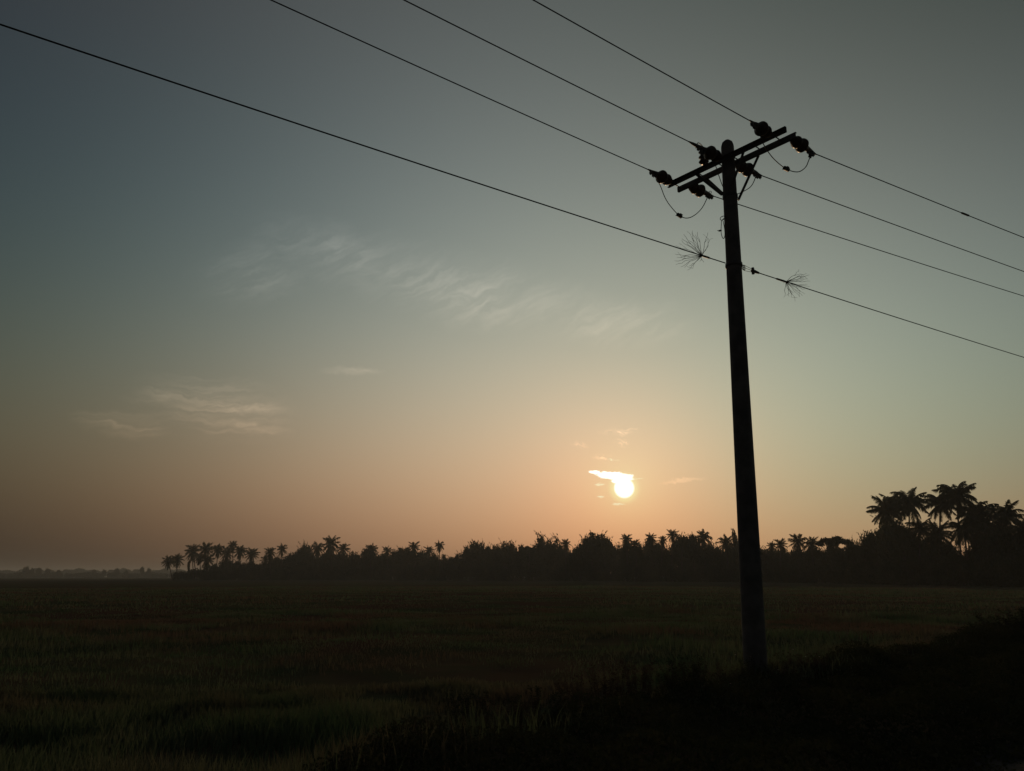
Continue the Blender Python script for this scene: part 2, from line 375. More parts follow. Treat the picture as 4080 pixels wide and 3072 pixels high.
# ------------------------------------------------------------------ wires
def arc(P, pts, far, sgn):
    """a hanging wire from P: pts are image points it passes; it stays in the vertical plane through P; continues to 'far' metres"""
    q = atZ(*pts[-1], P.z - .0); dirh = Vector((q.x - P.x, q.y - P.y, 0)).normalized()
    # blend towards the line direction so that every span is parallel
    dirh = (dirh * .35 + W * sgn * .65).normalized() if False else dirh
    S, Hh = [0], [P.z]; n = Vector((-dirh.y, dirh.x, 0))
    for px, py in pts:
        d = ray(px, py); t = (P - CAM).dot(n) / d.dot(n); R = CAM + d * t
        S.append((R - P).dot(dirh)); Hh.append(R.z)
    S1 = S[-1]
    sag = .45
    out = []
    # parabola through P and the last point, lowest near mid-span
    Ls = far; a = sag * 4 / (Ls * Ls)
    b = (Hh[-1] - P.z - a * S1 * S1) / S1 if abs(S1) > 1e-6 else 0
    for i in range(49):
        s_ = Ls * i / 48; out.append(P + dirh * s_ + Vector((0, 0, a * s_ * s_ + b * s_)))
    return out
def wire(name, pts, r, label, cat='cable', group=None, sides=6, m='cable'):
    mb = MB().tube(pts, r, sides); ob = mb.build(name, M[m], None, tuple(pts[0])); return tag(ob, label, cat, group)
GL = 'cables strung between poles'
WP = {}
for key, edge, lab in (('L1', [(2125, 0)], 'rightmost bare overhead cable running up left from the near end of the crossarm'),
                       ('L2', [(1610, 0)], 'middle overhead cable running up left from beside the pole top'),
                       ('L3', [(1080, 0)], 'overhead cable running up left from the far end of the crossarm')):
    WP[key] = arc(ENDS[key], edge, 46, -1); wire('overhead_cable', WP[key], .0092, lab, 'cable', GL)
for key, edge, lab in (('R1', [(4080, 947)], 'topmost overhead cable running right from the near end of the crossarm'),
                       ('R2', [(4080, 1082)], 'overhead cable running right, second below the topmost one'),
                       ('R3', [(4080, 1180)], 'overhead cable running right that passes behind the pole below the crossarm')):
    WP[key] = arc(ENDS[key], edge, 60, 1); wire('overhead_cable', WP[key], .0095, lab, 'cable', GL)
NL = axis(ZN) - U * 0 - W * rn; NL = atZ(2890, 1048, ZN)
WP['NL'] = arc(NL, [(0, 97)], 46, -1); wire('overhead_cable', WP['NL'], .0095, 'lowest cable running left from the clamp band with a frayed tuft on it', 'cable', GL)
NRs = atZ(3003, 1081, ZN)
WP['NR'] = arc(NRs, [(4080, 1424)], 60, 1); wire('overhead_cable', WP['NR'], .0092, 'lowest cable running right from the clamp band with a frayed tuft on it', 'cable', GL)
# splice on the top right cable
def near_on(pl, px):
    best = min(pl, key=lambda p: abs((p - CAM).x / max(1e-3, ((p - CAM).y * math.cos(PITCH) + (p - CAM).z * math.sin(PITCH))) * FPX + 2040 - px)); return best
def on_wire(key, px):
    pl = WP[key]; f = lambda p: (p - CAM).x / max(1e-3, ((p - CAM).y * math.cos(PITCH) + (p - CAM).z * math.sin(PITCH))) * FPX + 2040
    for a, b in zip(pl, pl[1:]):
        fa, fb = f(a), f(b)
        if min(fa, fb) <= px <= max(fa, fb) and (b - CAM).y > .5: t = (px - fa) / (fb - fa); return a.lerp(b, t)
    return pl[0]
A, B = on_wire('R1', 3828), on_wire('R1', 3862)
tag(MB().tube([A, A.lerp(B, .1), A.lerp(B, .9), B], [.01, .021, .021, .01], 8).build('cable_splice', M['clamp'], None, tuple(A)),
    'small dark splice sleeve on the topmost cable near the right edge', 'splice')

def through(pts, z=None, Yd=None):
    return [atY(px, py, yd) for px, py, yd in pts]
def smooth(pts, n=6):
    out = []
    for i in range(len(pts) - 1):
        p0 = pts[max(i - 1, 0)]; p1 = pts[i]; p2 = pts[i + 1]; p3 = pts[min(i + 2, len(pts) - 1)]
        for k in range(n):
            t = k / n
            out.append(.5 * ((2 * p1) + (p2 - p0) * t + (2 * p0 - 5 * p1 + 4 * p2 - p3) * t * t + (3 * p1 - p0 - 3 * p2 + p3) * t ** 3))
    out.append(pts[-1]); return out
# jumpers: left, right, middle
def jumper(px, y0, y1, label, conn):
    n = len(px); P = [atY(x, y, y0 + (y1 - y0) * i / (n - 1)) for i, (x, y) in enumerate(px)]
    root = thing('jumper_cable', P[0], label, 'cable', 'drooping jumper cables under the crossarms')
    child(MB().tube(smooth(P), .0085, 6), 'cable_loop', M['cable'], root)
    if conn is not None:
        C0 = P[conn]; t = (P[min(conn + 1, n - 1)] - P[conn - 1]).normalized(); s_ = t.cross(Vector((0, 1, 0))).normalized()
        mb = MB().tube([C0 - t * .065, C0 - t * .055, C0 + t * .055, C0 + t * .065], [.02, .036, .036, .02], 8)
        mb.box(C0 + s_ * .03 + t * .02, t, s_, t.cross(s_), .022, .022, .018); mb.tube([C0 + t * .02 + s_ * .02, C0 + t * .06 + s_ * .06], .007, 5)
        mb.tube([C0 - t * .03 - s_ * .02, C0 - t * .08 - s_ * .05], .006, 5)
        child(mb, 'parallel_groove_connector', M['clamp'], root)
    # hanging tap clamp at the far end
    E, E2 = P[-1], P[-2]; t = (E2 - E).normalized(); s_ = Vector((1, 0, 0))
    mb = MB()
    for k in range(4): mb.box(E + t * (.03 + .038 * k) + s_ * (.012 if k % 2 else -.010), t, s_, t.cross(s_), .015, .030 - .003 * k, .022)
    ring = [E + Vector((math.cos(a) * .028 + .02, 0, math.sin(a) * .028 + .01)) for a in np.linspace(0, 6.283, 12)]
    mb.tube(ring, .006, 5, False)
    child(mb, 'tap_clamp', M['clamp'], root)
e3, r3, e1, r1 = ENDS['L3'], ENDS['R3'], ENDS['L1'], ENDS['R1']
jumper([(2619, 716), (2633, 745), (2650, 788), (2672, 822), (2707, 859), (2738, 869), (2768, 857), (2796, 830), (2815, 795), (2826, 768)], e3.y + .1, r3.y, 'drooping jumper cable under the far end of the crossarms, left of the pole', 4)
jumper([(3026, 530), (3036, 560), (3052, 592), (3085, 635), (3133, 673), (3178, 685), (3208, 668), (3222, 640), (3232, 610)], e1.y + .05, r1.y, 'drooping jumper cable under the near end of the crossarms, right of the pole', 4)
l2, r2 = ENDS['L2'], ENDS['R2']
Pm = [l2 + W * .15 + Vector((0, 0, -.05)), l2.lerp(PTOP, .6) + Vector((0, 0, .05)), PTOP + Vector((0, 0, .01)), PTOP + W * .25 + U * .05 + Vector((0, 0, -.2)),
      pc + W * .45 - U * .35 + Vector((0, 0, -.35)), pc + W * .62 + U * .02 + Vector((0, 0, -.34)), r2 - W * .15 + Vector((0, 0, -.05))]
tag(MB().tube(smooth(Pm), .0085, 6).build('jumper_cable', M['cable'], None, tuple(Pm[0])), 'jumper cable passing over the upright insulator and round the pole top', 'cable', 'drooping jumper cables under the crossarms')
# looped tie wire hanging on the pole
Yp = 12.42
lp = [(2893, 862), (2882, 861), (2872, 866), (2870, 874), (2877, 877), (2886, 868), (2890, 872), (2876, 879), (2874, 895), (2873, 915), (2874, 932), (2879, 947), (2884, 950), (2888, 938), (2887, 915), (2884, 895), (2881, 880)]
root = thing('wire_loop', atY(2893, 862, Yp), 'thin loop of spare wire hanging on the left side of the pole', 'wire loop')
child(MB().tube(smooth([atY(x, y, Yp + .01 * (i % 2)) for i, (x, y) in enumerate(lp)], 3), .0065, 6), 'loop', M['cable'], root)
c0 = atY(2869, 919, Yp); child(MB().box(c0, (1, 0, .2), (0, 1, 0), (-.2, 0, 1), .026, .012, .012).tube([c0 - Vector((.05, 0, 0)), c0 + Vector((.02, 0, .0))], .006, 5), 'clip', M['clamp'], root)
# dead-end bail and wedge clamp of the lowest right cable
root = thing('dead_end_clamp', atZ(2958, 1066, ZN), 'wedge clamp and wire bails holding the lowest right cable to the pole band', 'cable clamp')
a0 = atZ(2952, 1062, ZN); a1 = atZ(2996, 1078, ZN); mid = atZ(3024, 1088, ZN)
mb = MB()
for dz in (.05, -.055, 0.0):
    mb.tube(smooth([a0 + Vector((0, 0, dz * .3)), a0.lerp(a1, .25) + Vector((0, 0, dz)), a0.lerp(a1, .7) + Vector((0, 0, dz * .8)), a1 + Vector((0, 0, dz * .6))], 4), .0045, 5)
for t in (.18, .26, .34):
    C0 = a0.lerp(a1, t); mb.tube([C0 + Vector((0, math.sin(a) * .03, math.cos(a) * .045)) for a in np.linspace(0, 6.283, 10)], .005, 5, False)
child(mb, 'wire_bail', M['clamp'], root)
t = (mid - a1).normalized(); up = Vector((0, 0, 1))
child(MB().tube([a1 + t * .0, a1 + t * .04, a1 + t * .20], [.030, .034, .020], 8).box(a1 + t * .03, up, t, t.cross(up), .065, .018, .02), 'wedge', M['clamp'], root)

# frayed tufts wrapped on the lowest cable
def tuft(key, cx, cy, sx, ends, label, scale=3.456, ox=2640, oy=800, seed=1):
    rr = random.Random(seed); c = on_wire(key, cx); e = on_wire(key, sx)
    root = thing('frayed_cable_tuft', c, label, 'frayed tuft', 'frayed tufts on the lowest cable')
    child(MB().tube([c - (e - c) * .25, c, c.lerp(e, .3), c.lerp(e, .92), e], [.010, .017, .020, .018, .010], 8), 'sleeve', M['clamp'], root)
    mb = MB()
    for (ax_, ay) in ends:
        px, py = ax_ / scale + ox, ay / scale + oy; dep = rr.uniform(-.22, .22)
        E = atY(px, py, c.y + dep); v = E - c; side = v.cross(Vector((0, 1, 0))).normalized(); ph = rr.uniform(0, 6.28); am = rr.uniform(.012, .024)
        pts = [c + v * t + side * (am * math.sin(ph + t * rr.uniform(8, 11)) * t) for t in [i / 9 for i in range(10)]]
        mb.tube(pts, [.0048 - .0026 * i / 9 for i in range(10)], 4)
        if rr.random() < .5:
            q = pts[5]; mb.tube([q, q + v * .2 + side * rr.choice((-1, 1)) * .04, q + v * .33 + side * rr.choice((-1, 1)) * .06], [.003, .0025, .002], 4)
    child(mb, 'strands', M['fibre'], root)
tuft('NL', 2796, 1015, 2827, [(345, 415), (410, 410), (483, 430), (618, 435), (680, 510), (632, 598), (280, 468), (258, 548), (180, 615), (168, 743), (245, 778), (168, 830), (185, 880), (250, 908), (345, 960), (375, 905), (520, 840), (420, 510), (325, 570), (375, 545)],
     'spiky tuft of frayed strands on the lowest cable left of the pole', seed=3)
tuft('NR', 3130, 1118, 3090, [(1890, 950), (1978, 993), (2025, 1030), (2030, 1112), (1950, 1082), (2020, 1188), (1955, 1225), (1960, 1280), (1925, 1310), (1890, 1320), (1835, 1380), (1675, 1330), (1745, 1318), (1770, 1290), (1665, 1130), (1930, 1020)],
     'spiky tuft of frayed strands on the lowest cable right of the pole', seed=5)

# ------------------------------------------------------------------ trees
def palm_crown(name, seed, nf, L, pairs, lw, ll, droop=1.0, DR=135):
    r = random.Random(seed); V = []; F = []
    def quad(a, b, c, d):
        n = len(V); V.extend([a, b, c, d]); F.append((n, n + 1, n + 2, n + 3))
    for i in range(nf):
        a = i * 2.39996 + r.uniform(-.25, .25); e0 = math.radians(84 - DR * (i / (nf - 1)) ** .85 + r.uniform(-8, 8)); Lf = L * r.uniform(.85, 1.1) * (.8 if i < 3 else 1)
        bend = math.radians(r.uniform(28, 72)) * droop * (1.0 if e0 > -.2 else .55)
        P = Vector((0, 0, 0)); h = Vector((math.cos(a), math.sin(a), 0)); side = Vector((-math.sin(a), math.cos(a), 0)); pts = [P.copy()]; dirs = []
        for k in range(12):
            t = (k + .5) / 12; e = e0 - bend * t ** 1.4; d = h * math.cos(e) + Vector((0, 0, 1)) * math.sin(e); P = P + d * (Lf / 12); pts.append(P.copy()); dirs.append(d)
        dirs.append(dirs[-1])
        for k in range(12):
            w0 = .05 * (1 - k / 13) * L / 4.5; w1 = .05 * (1 - (k + 1) / 13) * L / 4.5
            quad(pts[k] - side * w0, pts[k] + side * w0, pts[k + 1] + side * w1, pts[k + 1] - side * w1)
            nn = dirs[k].cross(side); quad(pts[k] - nn * w0, pts[k] + nn * w0, pts[k + 1] + nn * w1, pts[k + 1] - nn * w1)
        for j in range(pairs):
            t = .10 + .90 * (j + r.uniform(-.3, .3)) / pairs; x = min(t, .999) * 12; k = int(x); Q = pts[k].lerp(pts[k + 1], x - k); d = dirs[k]
            ln = ll * (math.sin(math.pi * (t * .86 + .10)) ** .7) * r.uniform(.85, 1.1)
            for sg in (-1, 1):
                dr = (side * sg * r.uniform(.55, .8) + d * .62 + Vector((0, 0, -1)) * r.uniform(.15, .95)).normalized()
                nw = d * (lw * .5); tip = Q + dr * ln + Vector((0, 0, -ln * .22)); md = Q + dr * ln * .55
                quad(Q - nw, Q + nw, md + nw * .9, md - nw * .9); quad(md - nw * .9, md + nw * .9, tip + nw * .1, tip - nw * .1)
    me = fast_mesh(name, V, F); me.materials.append(M['palmleaf']); return me
near_crowns = [palm_crown('palm_crown', 10 + i, 32, 5.0, 40, .17, 1.25, (1.3, 1.0, 1.5, 1.2)[i], 135) for i in range(4)]
far_crowns = [palm_crown('palm_crown', 30 + i, 32 + 3 * (i % 3), 4.9, 16, .30, 1.25, (1, .85, 1.15, .95, 1.1)[i], 165) for i in range(5)]

def leafy(name, seed, blobs, n, size, sprigs=0, m='leaf', lift=0.0):
    """leaf faces spread through overlapping clumps; blobs: (x, y, z, radius, squash)"""
    r = np.random.RandomState(seed); Vs = []; tot = sum(b[3] ** 2 for b in blobs)
    for bx, by, bz, R, sq in blobs:
        k = int(n * R * R / tot); d = r.normal(size=(k, 3)); d /= np.linalg.norm(d, axis=1)[:, None]
        rad = R * r.rand(k) ** .45 * (1 + .20 * np.sin(d[:, 0] * 7 + seed) * np.cos(d[:, 1] * 6 + bz))
        c = np.stack([bx + d[:, 0] * rad, by + d[:, 1] * rad, bz + d[:, 2] * rad * sq], 1)
        a = r.normal(size=(k, 3)); a /= np.linalg.norm(a, axis=1)[:, None]; b = np.cross(a, r.normal(size=(k, 3))); b /= np.linalg.norm(b, axis=1)[:, None]
        s = (size * r.uniform(.5, 1.25, k))[:, None]
        Vs.append(np.stack([c - a * s, c - b * s * .45, c + a * s, c + b * s * .45], 1).reshape(-1, 3))
    for i in range(sprigs):
        bx, by, bz, R, sq = blobs[r.randint(len(blobs))]; th = r.rand() * 6.28; P = np.array([bx + math.cos(th) * R * .6, by + math.sin(th) * R * .6, bz + R * sq * .7])
        d = np.array([math.cos(th) * .5, math.sin(th) * .5, 1.0]); d /= np.linalg.norm(d); L = R * r.uniform(.5, 1.0)
        for t in np.linspace(0, 1, 14):
            c = P + d * L * t + np.array([math.cos(th), math.sin(th), -.6]) * (t * t * L * .5); a = r.normal(size=3); a /= np.linalg.norm(a); b = np.cross(a, r.normal(size=3)); b /= np.linalg.norm(b); s = size * r.uniform(.4, .8)
            Vs.append(np.array([c - a * s, c - b * s * .3, c + a * s, c + b * s * .3]))
    V = np.concatenate(Vs); F = np.arange(len(V)).reshape(-1, 4); me = fast_mesh(name, V, F); me.materials.append(M[m]); return me
def blobset(kind, seed):
    r = random.Random(seed)
    if kind == 'round': return [(0, 0, 0, .62, .9)] + [(math.cos(a) * .45, math.sin(a) * .45, r.uniform(-.25, .35), r.uniform(.3, .48), .85) for a in [i * 6.28 / 7 + r.random() for i in range(7)]] + [(r.uniform(-.2, .2), r.uniform(-.2, .2), .45, .36, .9)]
    if kind == 'flat': return [(math.cos(a) * q, math.sin(a) * q, r.uniform(-.1, .25), r.uniform(.25, .38), .42) for q in (.25, .7) for a in [i * 6.28 / 6 + r.random() for i in range(6)]]
    if kind == 'tall': return [(r.uniform(-.18, .18), r.uniform(-.18, .18), z, r.uniform(.3, .45), 1.0) for z in (-.7, -.4, -.1, .2, .5, .75)]
    return [(math.cos(a) * .5, math.sin(a) * .5, r.uniform(-.3, .4), r.uniform(.25, .45), 1.1) for a in [i * 6.28 / 9 for i in range(9)]] + [(0, 0, -.1, .5, .8)]
crowns = {k: [leafy('crown', 50 + 7 * i + j, blobset(k, 90 + i + 11 * j), 2300, .085, sp) for i in range(3)] for j, (k, sp) in enumerate((('round', 6), ('flat', 0), ('tall', 6), ('wispy', 40)))}
def limbs(h, r, seed, R):
    q = random.Random(seed); mb = MB()
    mb.tube([(0, 0, -.3), (q.uniform(-.1, .1), 0, h * .4), (q.uniform(-.3, .3), q.uniform(-.2, .2), h)], [r * 1.25, r * .85, r * .45], 7)
    for i in range(5):
        a = q.random() * 6.28; z0 = h * q.uniform(.45, .9)
        mb.tube([(0, 0, z0), (math.cos(a) * R * .3, math.sin(a) * R * .3, z0 + R * .25), (math.cos(a) * R * .7, math.sin(a) * R * .7, z0 + R * .35)], [r * .4, r * .25, r * .1], 5)
    return mb
def DT(x):
    """distance of the tree belt by image column"""
    return float(np.interp(x, [600, 1500, 2300, 3000, 3500, 4080], [410, 400, 330, 262, 190, 150]))
def gz(P): return float(height(P.x, P.y))
def palm(px, py, label, near=False, s=1.0, base=None, D=None, seed=0, group=None, second=None):
    r = random.Random(seed + int(px)); D = D or DT(px) * r.uniform(.97, 1.02)
    top = atY(px, py, D); bx = atY(base if base else px + r.uniform(-9, 9), 2300, D); bx.z = gz(bx)
    root = thing('coconut_palm', bx, label, 'palm tree', group)
    H = top - bx; mid = H * .5 + Vector((r.uniform(-.02, .02) * H.z, 0, 0)); R0 = .22 if near else .24
    def trunk(off, topoff):
        pts = smooth([Vector((off, 0, -.2)), Vector((off, 0, 0)) + H * .25 + Vector((r.uniform(-.01, .01) * H.z, 0, 0)), mid + Vector((off * .6, 0, 0)), H + topoff], 4)
        n = len(pts); link('trunk', MB().tube(pts, [R0 * (1.3 - .65 * i / n) for i in range(n)], 7).mesh('trunk'), M['bark'], root)
    trunk(0, Vector((0, 0, 0)))
    if second: trunk(second, Vector((second * .5, 0, -H.z * .06)))
    me = (near_crowns if near else far_crowns)[r.randrange(4 if near else 5)]
    c = link('crown', me, None, root, H); k = s * (D / 165 * .90 if near else D / 400 * .84); k *= r.uniform(.9, 1.14); c.scale = (k * (1 if near else 1.08), k * (1 if near else 1.08), k * (1.08 if near else r.uniform(1.15, 1.4))); c.rotation_euler = (r.uniform(-.1, .1), r.uniform(-.1, .1), r.random() * 6.28)
    return root
GP = 'coconut palms in the far treeline'
P_FAR = [
 (672, 2236, 'leaning slim palm at the left end of the dark treeline', dict(base=689, s=.78)),
 (708, 2230, 'bushy palm just right of the leaning slim palm', dict(s=.95)),
 (766, 2196, 'tall bushy palm with twin trunks at the left of the treeline', dict(s=1.02, base=772, second=1.6)),
 (795, 2222, 'slim lower palm between the twin-trunk palm and the next tall one', dict(s=.7, base=803)),
 (820, 2187, 'tall palm immediately right of the slim lower palm', dict(s=.9)),
 (827, 2232, 'low drooping palm in front of the tall one right of the twin trunks', dict(s=.95)),
 (868, 2190, 'wide-crowned palm left of the small high palm crown', dict(s=.95)),
 (904, 2202, 'low palm directly below left of the small high palm crown', dict(s=.85)),
 (927, 2172, 'small high palm crown sticking up from the left group', dict(s=.68)),
 (958, 2196, 'broad drooping palm right of the small high crown, bare trunk below', dict(s=1.0)),
 (1003, 2206, 'last palm of the left group before the gap in the treeline', dict(s=.95)),
 (1057, 2230, 'small palm with bare trunk at the right edge of the gap', dict(s=.62)),
 (1077, 2202, 'first tall palm right of the gap in the left treeline', dict(s=.9)),
 (1124, 2188, 'spreading palm right of the gap, left of the rounded leafy tree', dict(s=.9)),
 (1266, 2184, 'short palm left of the highest palm in the left half', dict(s=.9)),
 (1318, 2168, 'highest wide palm in the left half of the treeline', dict(s=1.15)),
 (1368, 2185, 'short palm right of the highest wide palm', dict(s=.85)),
 (1481, 2190, 'palm crown on a dome of trees, first well right of the highest wide palm', dict(s=.85)),
 (1543, 2196, 'low palm crown in a dip between two leafy domes', dict(s=.7)),
 (1650, 2180, 'broad palm crown at the end of the flat hedge-like trees', dict(s=.9)),
 (1709, 2192, 'palm crown just left of the lone slender palm', dict(s=.8)),
 (1751, 2174, 'lone slender palm standing clear with bare trunk', dict(s=.72, base=1753)),
 (1768, 2216, 'tiny palm at the foot of the lone slender palm', dict(s=.35)),
 (2254, 2166, 'palm crown on the left side of the notch under the sun', dict(s=.75)),
 (2497, 2148, 'ragged palm crown right of the big dome below the sun', dict(s=.8)),
 (2532, 2170, 'lower palm leaning right beside the ragged palm crown', dict(s=.7)),
 (2592, 2146, 'palm crown with upright fronds just below right of the sun', dict(s=.95)),
 (2640, 2152, 'narrow palm left of the tallest palm near the pole', dict(s=.72)),
 (2680, 2131, 'tallest palm between the sun and the pole', dict(s=.95)),
 (2718, 2150, 'short palm crown right of the tallest one near the pole', dict(s=.7)),
 (2757, 2148, 'small palm crown on the flat dome left of the spread-frond palm', dict(s=.6)),
 (2803, 2142, 'palm with spread upright fronds at the right end of the flat dome', dict(s=1.15)),
 (2894, 2165, 'star-shaped palm just left of the pole', dict(s=1.15)),
 (2946, 2168, 'tree-top palm half hidden by the left edge of the pole', dict(s=.8)),
 (3076, 2178, 'small palm crown right of the pole, beside the pointed palm', dict(s=.7)),
 (3110, 2170, 'pointed palm right of the pole', dict(s=.95)),
 (3179, 2156, 'windswept palm with two long arching fronds right of the pole', dict(s=1.3)),
 (3232, 2168, 'round palm crown right of the windswept palm', dict(s=1.05)),
]
for i, (x, y, lab, kw) in enumerate(P_FAR): palm(x, y, lab, seed=i, group=GP, **kw)
GN = 'tall coconut palms in the right-hand grove'
P_NEAR = [
 (3529, 2034, 'leftmost tall palm of the right-hand grove', dict(s=1.0)),
 (3562, 2010, 'palm with upright fronds behind the leftmost palm of the grove', dict(s=.8)),
 (3622, 2003, 'tall palm with a spike top, third from the left of the grove', dict(s=1.05)),
 (3664, 2108, 'low palm in the saddle left of the two highest palms', dict(s=.75)),
 (3733, 2128, 'low palm under the second highest palm of the grove', dict(s=.75)),
 (3747, 2006, 'second highest palm, left partner of the highest palm', dict(s=1.05)),
 (3812, 1976, 'highest palm of the right-hand grove', dict(s=1.12, base=3836)),
 (3842, 2112, 'drooping palm whose thin bare trunk shows against the sky gap', dict(s=.9, base=3866)),
 (3890, 2050, 'dark ragged palm right below the highest palm', dict(s=1.05, base=3902)),
 (3930, 2098, 'low palm between the ragged palm and the right edge one', dict(s=.85)),
 (4008, 2056, 'rightmost tall palm at the photo edge', dict(s=1.05)),
 (4080, 2112, 'palm cut by the right edge of the photo', dict(s=.9)),
]
for i, (x, y, lab, kw) in enumerate(P_NEAR): palm(x, y, lab, near=True, seed=60 + i, group=GN, **kw)

def tree(px, topy, wpx, kind, label, D=None, seed=0, group=None, name='broadleaf_tree', basefrac=.35):
    r = random.Random(seed * 13 + int(px)); D = D or DT(px) * r.uniform(.98, 1.03)
    T = atY(px, topy, D); b = atY(px, 2300, D); b.z = gz(b); H = T.z - b.z; R = wpx / FPX * D
    root = thing(name, b, label, 'bush' if name == 'bush' else 'tree', group)
    cz = H * (1 + basefrac) / 2; hz = H * (1 - basefrac) / 2
    c = link('crown', crowns[kind][r.randrange(3)], None, root, (0, 0, cz)); c.scale = (R * 1.1, R * 1.1, hz * 1.42); c.rotation_euler = (0, 0, r.random() * 6.28)
    if kind == 'flat': c.scale = (R, R, hz * 2.6)
    if name != 'bush': link('trunk', limbs(cz, max(.18, H * .022), seed, R).mesh('trunk'), M['bark'], root)
    return root
# silhouettes of the leafy trees: column, top row, half width, kind
BT = [(850, 2246, 26, 'round'), (898, 2226, 32, 'round'), (953, 2230, 28, 'wispy'), (1003, 2234, 26, 'round'), (1042, 2240, 22, 'round'), (1095, 2216, 28, 'round'), (1150, 2206, 30, 'round'),
      (1203, 2163, 36, 'round'), (1250, 2200, 28, 'wispy'), (1298, 2194, 30, 'round'), (1350, 2198, 30, 'round'), (1402, 2200, 30, 'round'), (1465, 2183, 34, 'round'), (1520, 2206, 26, 'round'),
      (1585, 2182, 30, 'round'), (1625, 2181, 28, 'round'), (1680, 2190, 28, 'round'), (1725, 2204, 26, 'round'), (1790, 2218, 32, 'round'), (1832, 2202, 24, 'wispy'),
      (1876, 2158, 34, 'wispy'), (1925, 2165, 30, 'wispy'), (1968, 2172, 26, 'wispy'), (2018, 2158, 34, 'wispy'), (2062, 2174, 28, 'wispy'), (2108, 2182, 28, 'flat'), (2158, 2147, 34, 'wispy'), (2208, 2155, 32, 'wispy'), (2246, 2180, 24, 'wispy'),
      (2312, 2172, 32, 'wispy'), (2360, 2132, 46, 'round'), (2410, 2136, 40, 'round'), (2450, 2182, 30, 'round'), (2505, 2162, 30, 'wispy'), (2556, 2176, 24, 'round'), (2600, 2152, 30, 'round'), (2655, 2180, 28, 'wispy'),
      (2722, 2140, 36, 'round'), (2770, 2140, 38, 'round'), (2832, 2168, 34, 'round'), (2878, 2192, 30, 'round'), (2940, 2150, 22, 'tall'), (2975, 2180, 34, 'round'), (3035, 2186, 34, 'round'),
      (3085, 2186, 32, 'round'), (3130, 2196, 32, 'round'), (3185, 2188, 34, 'round'), (3240, 2186, 36, 'round'), (3288, 2196, 30, 'round'), (3335, 2134, 56, 'flat'), (3345, 2180, 44, 'round'), (3412, 2150, 30, 'round'), (3458, 2134, 32, 'wispy'), (3500, 2120, 40, 'round'),
      (3560, 2072, 58, 'round'), (3612, 2074, 56, 'round'), (3680, 2140, 52, 'round'), (3745, 2146, 48, 'tall'), (3790, 2156, 40, 'round'), (3838, 2205, 38, 'round'), (3890, 2178, 46, 'round'), (3945, 2100, 58, 'round'), (4010, 2090, 62, 'round'), (4085, 2104, 62, 'round')]
BT = [(x, y - (9 if 1840 < x < 3300 else 0), w_ * (1.14 if 1100 < x < 3480 else 1), k) for x, y, w_, k in BT]
LM = [(690, 'the leaning slim palm'), (958, 'the broad drooping palm of the left group'), (1318, 'the highest wide palm in the left half'), (1751, 'the lone slender palm'),
      (2275, 'the notch in the treeline under the sun'), (2680, 'the tallest palm left of the pole'), (3000, 'the pole'), (3338, 'the flat-topped tree'), (3812, 'the highest palm of the grove')]
ORD = ['first', 'second', 'third', 'fourth', 'fifth', 'sixth', 'seventh', 'eighth', 'ninth', 'tenth']
KD = {'round': 'rounded leafy tree', 'wispy': 'feathery ragged-topped tree', 'tall': 'narrow upright tree', 'flat': 'flat-topped tree'}
cnt = {}; labs = {}
for side in (-1, 1):
    for x, y, w_, k in (BT if side == 1 else BT[::-1]):
        lm = min(LM, key=lambda q: abs(q[0] - x))
        if (x - lm[0]) * side < 0 or x == lm[0]: continue
        n = cnt.get((lm[0], side), 0); cnt[(lm[0], side)] = n + 1
        labs[(x, y)] = f"{KD[k]}, {ORD[n]} leafy crown {'right' if side == 1 else 'left'} of {lm[1]}"
labs[(3335, 2134)] = 'wide flat-topped spreading tree between the pole and the right-hand grove'
labs[(1203, 2163)] = 'highest rounded leafy dome among the left treeline palms'
labs[(2360, 2123)] = 'left half of the big rounded leafy dome below the sun'
labs[(2410, 2127)] = 'right half of the big rounded leafy dome below the sun'
for i, (x, y, w_, k) in enumerate(BT):
    tree(x, y, w_, k, labs.get((x, y), KD[k] + ' in the treeline'), seed=i, group='leafy trees whose tops shape the treeline', basefrac=.2 if k != 'flat' else .70)
BL = ['small dark bush at the very left end of the treeline foot', 'dark bush at the foot of the bushy palm by the leaning one', 'dark bush under the twin-trunk palm',
      'dark bush below the slim lower palm of the left group', 'dark bush below the wide-crowned palm of the left group', 'dark bush below the small high palm crown']
# dense trees filling the belt behind and under the tops
prof_x = [b[0] for b in BT]; prof_y = [b[1] for b in BT]
for i, x in enumerate(np.arange(858, 4110, 26)):
    ty = float(np.interp(x, prof_x, prof_y)) + 14 + 6 * math.sin(i * 2.1)
    for row, (dd, ex) in enumerate(((12, 0),)):
        tree(x + ex, ty + row * 6, 30 + 14 * (x > 3450), 'round', 'dark leafy tree merged into the solid mass of the treeline', D=DT(x) + dd, seed=200 + i + 100 * row, group='trees merged into the dark mass of the treeline', basefrac=.02)
for i, x in enumerate(np.arange(712, 4110, 31)):
    ty = 2268 if x < 860 else float(np.interp(x, [860, 1100, 3400, 3600, 4100], [2258, 2255, 2248, 2225, 2215]))
    if x < 750: ty = 2276
    tree(x, ty + 5 * math.sin(i * 1.7), 26 + 10 * (x > 3400), 'round' if i % 3 else 'wispy', BL[i] if i < len(BL) else 'low dark bush along the foot of the treeline', D=DT(x) - 7 + 4 * math.sin(i * 3.3), seed=500 + i, group='bushes along the foot of the treeline', name='bush', basefrac=-.25)
# small leafy tree standing among the leaning palms
tree(748, 2242, 10, 'tall', 'small narrow tree between the bushy palm and the twin-trunk palm', seed=900, basefrac=.25, D=405)

